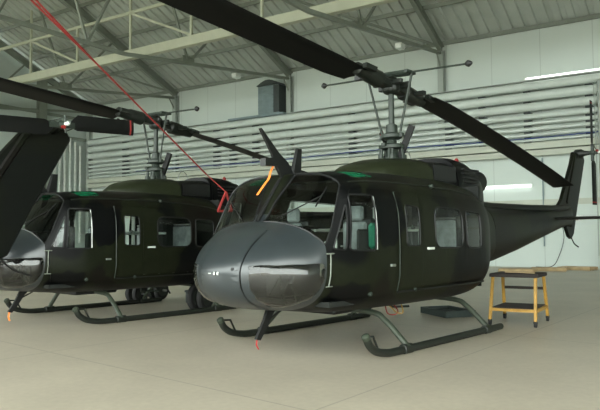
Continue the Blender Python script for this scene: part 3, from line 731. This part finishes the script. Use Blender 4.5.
    # fin
    fp = [(-6.95, 2.10), (-7.42, 2.40), (-8.34, 3.58), (-8.52, 3.66), (-9.04, 3.66), (-9.16, 3.50), (-8.56, 2.30), (-8.20, 1.52), (-8.02, 1.40), (-7.86, 1.46), (-7.65, 1.72)]
    V, F = prism([(x, -.045, z) for x, z in fp], (0, .09, 0))
    fin = mesh('tail_fin', (V, F), 'fincamo', t, False, bevel=.025)
    mesh('fin_drive_cover', bar((-7.72, 0, 2.30), (-8.48, 0, 3.66), .15, .12, (1, 0, .5)), 'camo', fin, bevel=.03)
    mesh('tail_skid', tube(smoothpath([(-8.0, 0, 1.55), (-8.3, 0, 1.30), (-8.62, 0, 1.20)], 4), .018, 6), 'black', t, True)
    # tail rotor (axis along y, on the port side)
    hx, hz = -8.80, 3.65
    gb = mesh('tail_gearbox', join(lathe((hx, -.12, hz), (0, 1, 0), [(0, .06), (.05, .12), (.2, .12), (.28, .07), (.42, .05)], 12)), 'dgreen', t, True)
    tr = bpy.data.objects.new('tail_rotor', None); col.objects.link(tr); tr.parent = t; tr.location = (hx, .36, hz)
    mesh('tail_rotor_hub', join(lathe((0, -.08, 0), (0, 1, 0), [(0, .05), (.08, .075), (.14, .05), (.2, .04), (.24, .02)], 10), bar((0, 0, -.22), (0, 0, .22), .09, .06, (0, 1, 0)), tube([(-.14, .12, 0), (.14, .12, 0)], .014, 6), tube([(-.12, .12, 0), (-.05, .02, .18)], .010, 5), tube([(.12, .12, 0), (.05, .02, -.18)], .010, 5)), 'hubgreen', tr, True)
    mesh('hub_cap', lathe((0, .14, 0), (0, 1, 0), [(0, .035), (.08, .035), (.10, .01)], 10), 'white', tr, True)
    mesh('hub_nut', lathe((.05, .10, .04), (0, 1, 0), [(0, .03), (.06, .03)], 8), 'red', tr, True)
    for s_ in (1, -1):
        sec = []
        for z, ch in ((.16, .10), (.28, .26), (.7, .26), (1.36, .26)):
            sec.append([((u-.3)*ch*s_, .022*0+h*ch+(u-.3)*ch*.12, s_*z) for u, h in ((0, 0), (.12, .06), (.35, .075), (.7, .04), (1, 0), (.7, -.04), (.35, -.07), (.12, -.055))])
        tbld = mesh('tail_rotor_blade', loft(sec), 'blade', tr, True)
        sec = [[((u-.3)*.264*s_, h*.28+(u-.3)*.26*.12, s_*z) for u, h in ((0, 0), (.12, .06), (.35, .075), (.7, .04), (1, 0), (.7, -.04), (.35, -.07), (.12, -.055))] for z in (1.28, 1.31)]
        mesh('red_band', loft(sec), 'strap', tbld, True)
    # mast, swashplate and rotor head
    mesh('mast', lathe((0, 0, 2.70), (0.0, 0, 1), [(0, .13), (.08, .13), (.12, .10), (.28, .10), (.30, .085), (.45, .075), (.48, .05), (1.22, .045), (1.42, .04), (1.44, .0)], 16), 'hubgreen', t, True)
    sw = mesh('swashplate', join(lathe((0, 0, 2.92), (0.05, 0, 1), [(0, .14), (.02, .21), (.07, .21), (.09, .14)], 18), lathe((0, 0, 3.08), (0, 0, 1), [(0, .12), (.03, .17), (.08, .17), (.11, .10), (.24, .09), (.26, .05)], 16), *[lathe((.17*math.cos(q_), .22*math.sin(q_), 2.66), (-.1*math.cos(q_), -.1*math.sin(q_), 1), [(0, .05), (.16, .05), (.17, .025), (.30, .025)], 8) for q_ in (.5, 2.2, 4.2, 5.6)], bar((.0, -.22, 3.14), (.0, .22, 3.14), .07, .06), bar((-.26, 0, 2.98), (.26, 0, 2.98), .07, .05)), 'hubgreen', t, True)
    for a in range(5):
        an = a*1.257+.3; mesh('control_link', tube([(.20*math.cos(an), .24*math.sin(an), 2.62), (.16*math.cos(an), .19*math.sin(an), 2.95)], .022, 6), 'hubgreen', sw, True)
    for s_ in (1, -1):
        mesh('pitch_link', tube([(.02, .17*s_, 3.16), (.04, .42*s_, 4.10)], .020, 7), 'hubgreen', t, True)
    mesh('folding_brace', bar((-.06, .10, 2.76), (-.14, .30, 3.30), .07, .10), 'blade', t)
    # teetering hub: forward side up
    zx = lambda x: 3.97+(.095*x if x > 0 else .128*x-.0062*x*x)
    hub = bpy.data.objects.new('rotor_head', None); col.objects.link(hub); hub.parent = t; hub.location = (0, 0, 3.97)
    rl = lambda x, y, z: (x, y, z)
    mesh('hub_yoke', join(bar((-.75, 0, -.10), (.75, 0, .09), .20, .13), lathe((0, 0, -.14), (0, 0, 1), [(0, .10), (.05, .15), (.2, .15), (.28, .08), (.30, .0)], 14), bar((-.10, -.30, 0), (-.10, .30, 0), .09, .10), bar((.10, -.28, .03), (.10, .28, .03), .08, .08)), 'dgreen', hub, False, .015)
    for s_ in (1, -1):
        g = join(lathe((s_*.32, 0, s_*.04), (s_, 0, .125*s_), [(0, .10), (.05, .14), (.34, .13), (.40, .11), (.62, .10), (.66, .06)], 14), bar((s_*.55, -.30*s_, s_*.07), (s_*.55, .05, s_*.07), .10, .07), bar((s_*.75, -.22, s_*.09), (s_*1.0, -.20, s_*.12), .08, .07), bar((s_*.75, .22, s_*.09), (s_*1.0, .20, s_*.12), .08, .07))
        mesh('blade_grip', g, 'dgreen', hub, True)
    # stabilizer bar across the blades
    sb = []
    mesh('stabilizer_bar', join(tube([(.03, -1.40, .22), (.03, -.35, .18)], .016, 7), tube([(.03, .35, .16), (.03, 1.40, .11)], .016, 7), tube([(.12, -.36, .19), (.12, .36, .16)], .03, 7), tube([(-.07, -.36, .19), (-.07, .36, .16)], .03, 7), bar((-.10, -.38, .19), (.15, -.38, .19), .06, .05), bar((-.10, .38, .16), (.15, .38, .16), .06, .05)), 'hubgreen', hub, True)
    for y, z in ((-1.40, .22), (1.40, .11)):
        mesh('bar_weight', lathe((.03, y-.05, z), (0, 1, 0), [(0, .02), (.015, .035), (.05, .055), (.09, .035), (.11, .02)], 12), 'black', hub, True)
    for s_ in (1, -1):
        sec = []
        for i in range(15):
            r_ = .84+(7.30-.84)*i/14; x = s_*r_; ch = .53 if i > 0 else .46
            pitch = math.radians(11 if s_ > 0 else -1)
            z = zx(x)-3.97
            R_ = []
            for u, h in ((0, 0), (.03, .03), (.12, .055), (.3, .062), (.6, .042), (1, .004), (1, -.004), (.6, -.025), (.3, -.045), (.12, -.045), (.03, -.025)):
                yy, zz_ = (u-.28)*ch, h*ch
                # counter-clockwise rotor: leading edge towards -y for the forward blade
                yy2 = yy*math.cos(pitch)+zz_*math.sin(pitch); z2 = zz_*math.cos(pitch)-yy*math.sin(pitch)
                R_.append((x, -s_*yy2, z+z2))
            sec.append(R_)
        mesh('rotor_blade', loft(sec), 'blade', hub, True)
    return t
M['dgreen_cowl'] = camo('cowl_green', [(.016, .020, .009), (.020, .025, .011), (.011, .013, .007)], .6)
M['fincamo'] = camo('fin_camouflage', [(.003, .004, .003), (.004, .005, .003), (.006, .007, .004)], .9)
h1 = make_helicopter('large dark grey-nosed helicopter in the middle with open windshield view and skids')
h1['label'] = 'nearest dark camouflaged helicopter with grey nose, filling the middle of the hangar'
h2 = copy_tree(h1); h2.location = (.587, -5.62, 0)
h2['label'] = 'dark camouflaged helicopter parked at left, second in the row beside the nearest one'
h3 = copy_tree(h1); h3.rotation_euler = (0, math.radians(-2.6), 0); h3.location = (12.59, -4.32, .10)   # tail low on its ground wheels
h3['label'] = 'helicopter showing only dark tail fin and horizontal tail rotor at the left edge'
for ch in h3.children:
    if ch.name.startswith('tail_rotor') and ch.type == 'EMPTY': ch.rotation_euler = (0, math.radians(95), 0)
for ch in h2.children:
    if ch.name.startswith('tail_rotor') and ch.type == 'EMPTY': ch.rotation_euler = (0, math.radians(40), 0)
    if ch.name.startswith('rotor_head'):
        aft = [b_ for b_ in ch.children if b_.name.startswith('rotor_blade')][1]; aft.rotation_euler = (math.radians(-8), 0, 0)
for ch in h1.children:
    if ch.name.startswith('tail_rotor') and ch.type == 'EMPTY': ch.rotation_euler = (0, math.radians(0), 0)

# ============================================================ SMALL THINGS
# yellow work stand
st = thing('work_stand', 'yellow framed rolling work stand with dark top beside the tail boom', 'work stand', (-2.03, 1.21, 0), None, math.radians(100))
hw, dp, ht = .37, .38, .80
legs = []
for sx_ in (-1, 1):
    for sy in (-1, 1):
        a = (sx_*hw, sy*(dp+.10), .09); b_ = (sx_*(hw-.02), sy*(dp-.06), ht)
        mesh('leg', bar(a, b_, .05, .05, (1, 0, 0)), 'yellow', st, bevel=.006)
        w_ = mesh('caster', join(lathe((a[0]-.02, a[1], .05), (1, 0, 0), [(0, .02), (0, .05), (.04, .05), (.04, .02)], 12), box(a[0]-.03, a[0]+.03, a[1]-.02, a[1]+.02, .06, .10)), 'rubber', st)
mesh('top_platform', box(-hw-.03, hw+.03, -dp, dp, ht, ht+.06), 'tread', st, bevel=.01)
mesh('lower_shelf', box(-hw+.02, hw-.02, -dp-.04, dp+.04, .27, .30), 'tread', st)
for sy in (-1, 1):
    mesh('rail', bar((-hw, sy*(dp+.06), .26), (hw, sy*(dp+.06), .26), .04, .05), 'yellow', st)
mesh('mid_rail', bar((-hw, dp-.01, .58), (hw, dp-.01, .58), .03, .05), 'tread', st)
for sx_ in (-1, 1): mesh('side_rail', bar((sx_*hw, -dp-.06, .26), (sx_*hw, dp+.06, .26), .04, .05), 'yellow', st)
mesh('tool', join(tube([(-.2, -.1, ht+.075), (.32, -.22, ht+.075)], .012, 6)), 'wood', st)
# drip tray under the nearest helicopter
o = thing('drip_tray', 'low dark green metal tray on the floor under the nearest helicopter', 'tray', (-2.35, -.35, 0), None, math.radians(60))
mesh('tray_base', box(-.45, .45, -.3, .3, .02, .05), 'teal', o)
mesh('tray_rim', join(box(-.47, .47, -.32, -.29, 0, .12), box(-.47, .47, .29, .32, 0, .12), box(-.47, -.44, -.32, .32, 0, .12), box(.44, .47, -.32, .32, 0, .12)), 'teal', o)
o = thing('green_crate', 'low dark green box on the floor behind the left helicopter skid', 'crate', (-1.1, -6.1, 0), None, math.radians(20))
mesh('body', box(-.35, .35, -.25, .25, 0, .24), 'teal', o, bevel=.01); mesh('lid', box(-.37, .37, -.27, .27, .24, .29), 'teal', o, bevel=.01)
# ground handling wheels
def wheels(loc, rz, label, r_=.22):
    o = thing('ground_handling_wheel', label, 'wheel', loc, 'ground handling wheels', rz)
    for y in (-.16, .08):
        ty = mesh('tyre', lathe((0, y, r_), (0, 1, 0), [(0, r_*.6), (.0, r_*.9), (.03, r_), (.08, r_), (.11, r_*.9), (.11, r_*.6)], 20), 'rubber', o, True)
        mesh('wheel_rim', lathe((0, y-.005, r_), (0, 1, 0), [(0, .01), (0, r_*.6), (.12, r_*.6), (.12, .01)], 14), 'skid', ty, True)
    mesh('axle', tube([(0, -.22, r_), (0, .30, r_)], .025, 8), 'steel', o)
    mesh('strut', tube([(0, .02, r_), (-.2, .02, r_+.18), (-.45, .02, .12)], .022, 6), 'hubgreen', o)
    return o
wheels((.16, -4.68, 0), .3, 'black wheel pair behind the grey nose at the rear of the left helicopter skid', .27)
wheels((-.75, -7.4, 0), .2, 'black wheel pair under the belly of the left helicopter', .23)
wheels((.05, -7.1, 0), .1, 'black wheel under the left helicopter belly, closer to its far skid', .22)
# hose coil / yellow-red fittings below the near helicopter
o = thing('ratchet_strap', 'crumpled red and yellow strap hung below the belly behind the front cross tube', 'strap', (1.05, .55, 0))
mesh('red_webbing', tube(smoothpath([(.0, 0, .50), (.03, .06, .40), (-.1, .1, .38), (-.2, .08, .42), (-.22, 0, .50)], 4), .009, 6), 'strap', o)
mesh('yellow_webbing', tube(smoothpath([(-.1, 0, .50), (-.15, .1, .40), (-.3, .1, .39), (-.34, .05, .50)], 4), .009, 6), 'yellow', o)
# pallets against the wall
for i, (s, wv, a, lab) in enumerate(((-2.9, 4.6, .1, 'wooden pallet lying nearest the yellow stand, left of the other two'), (-2.0, 3.1, .2, 'middle wooden pallet on the floor by the wall'), (-1.1, 1.75, -.15, 'wooden pallet lying closest to the wall at right'))):
    o = thing('pallet', lab, 'pallet', H(s, wv, 0), 'wooden pallets by the wall', ang+a)
    for j_ in range(6): mesh('board', box(-.7, .7, -.5+j_*.18, -.38+j_*.18, .11, .135), 'wood', o)
    for y in (-.5, -.05, .40): mesh('runner', box(-.7, .7, y, y+.08, 0, .11), 'wood', o)
# streamers
def ribbon(path, wd, dirv):
    P = [Vector(p) for p in path]; dv = Vector(dirv).normalized()*wd/2; V = []; F = []
    th = Vector((.002, .002, 0))
    for p in P: V += [tuple(p-dv), tuple(p+dv), tuple(p+dv+th), tuple(p-dv+th)]
    for i in range(len(P)-1):
        a = i*4; b2 = a+4
        for k_ in range(4): F.append((a+k_, a+(k_+1) % 4, b2+(k_+1) % 4, b2+k_))
    F += [(0, 3, 2, 1), (len(V)-4, len(V)-3, len(V)-2, len(V)-1)]
    return V, F
o = mesh('warning_streamer', ribbon(smoothpath([(2.69, -.09, 2.455), (2.75, -.09, 2.36), (2.77, -.10, 2.28), (2.85, -.11, 2.19), (2.97, -.12, 2.05)], 4), .030, (.3, -.8, .2)), 'orange')
tag(o, 'orange warning streamer hanging over the windshield of the nearest helicopter', 'streamer')
o = mesh('warning_streamer', ribbon([(3.10, 0, .21), (3.12, .01, .15), (3.09, .02, .09)], .02, (.7, -.7, 0)), 'strap')
tag(o, 'tiny red streamer hanging below the nose of the nearest helicopter', 'streamer')
o = mesh('warning_streamer', ribbon([(3.10+.587, -5.62, .21), (3.12+.587, -5.61, .13), (3.10+.587, -5.6, .06)], .03, (.7, -.7, 0)), 'orange')
tag(o, 'small orange streamer hanging below the nose of the left helicopter', 'streamer')
# red strap from the roof down to the left helicopter
def at(u, v, y):
    d = fw + sr*((u-300)/654.09) + ur*((205-v)/654.09); t_ = (y-CAM.y)/d.y; return CAM+d*t_
E_ = Vector((.0, -4.90, 2.62)); 
e = thing('tie_down_strap', 'long red tie down strap slanting from the roof to the left helicopter', 'strap', (0, 0, 0))
pA = at(206, 174, -4.9); pM = at(95, 62, -4.0); pT = pA + (pM-pA)*2.05
mesh('webbing', tube([pA, pM], .016, 6), 'strap', e); 
off = Vector((-.16, -.16, .10))
mesh('webbing', tube([pM, pT+off], .016, 6), 'strap', e); mesh('webbing', tube([pM, pT-off], .016, 6), 'strap', e)
pB = at(226, 192, -4.24); pC = at(218, 211, -4.2); pD = at(232, 211, -4.2)
mesh('webbing', tube([pA, pB], .010, 6), 'strap', e)
mesh('loop', join(tube([pB, pC], .028, 6), tube([pC, pD], .03, 6), tube([pD, pB], .028, 6)), 'strap', e)
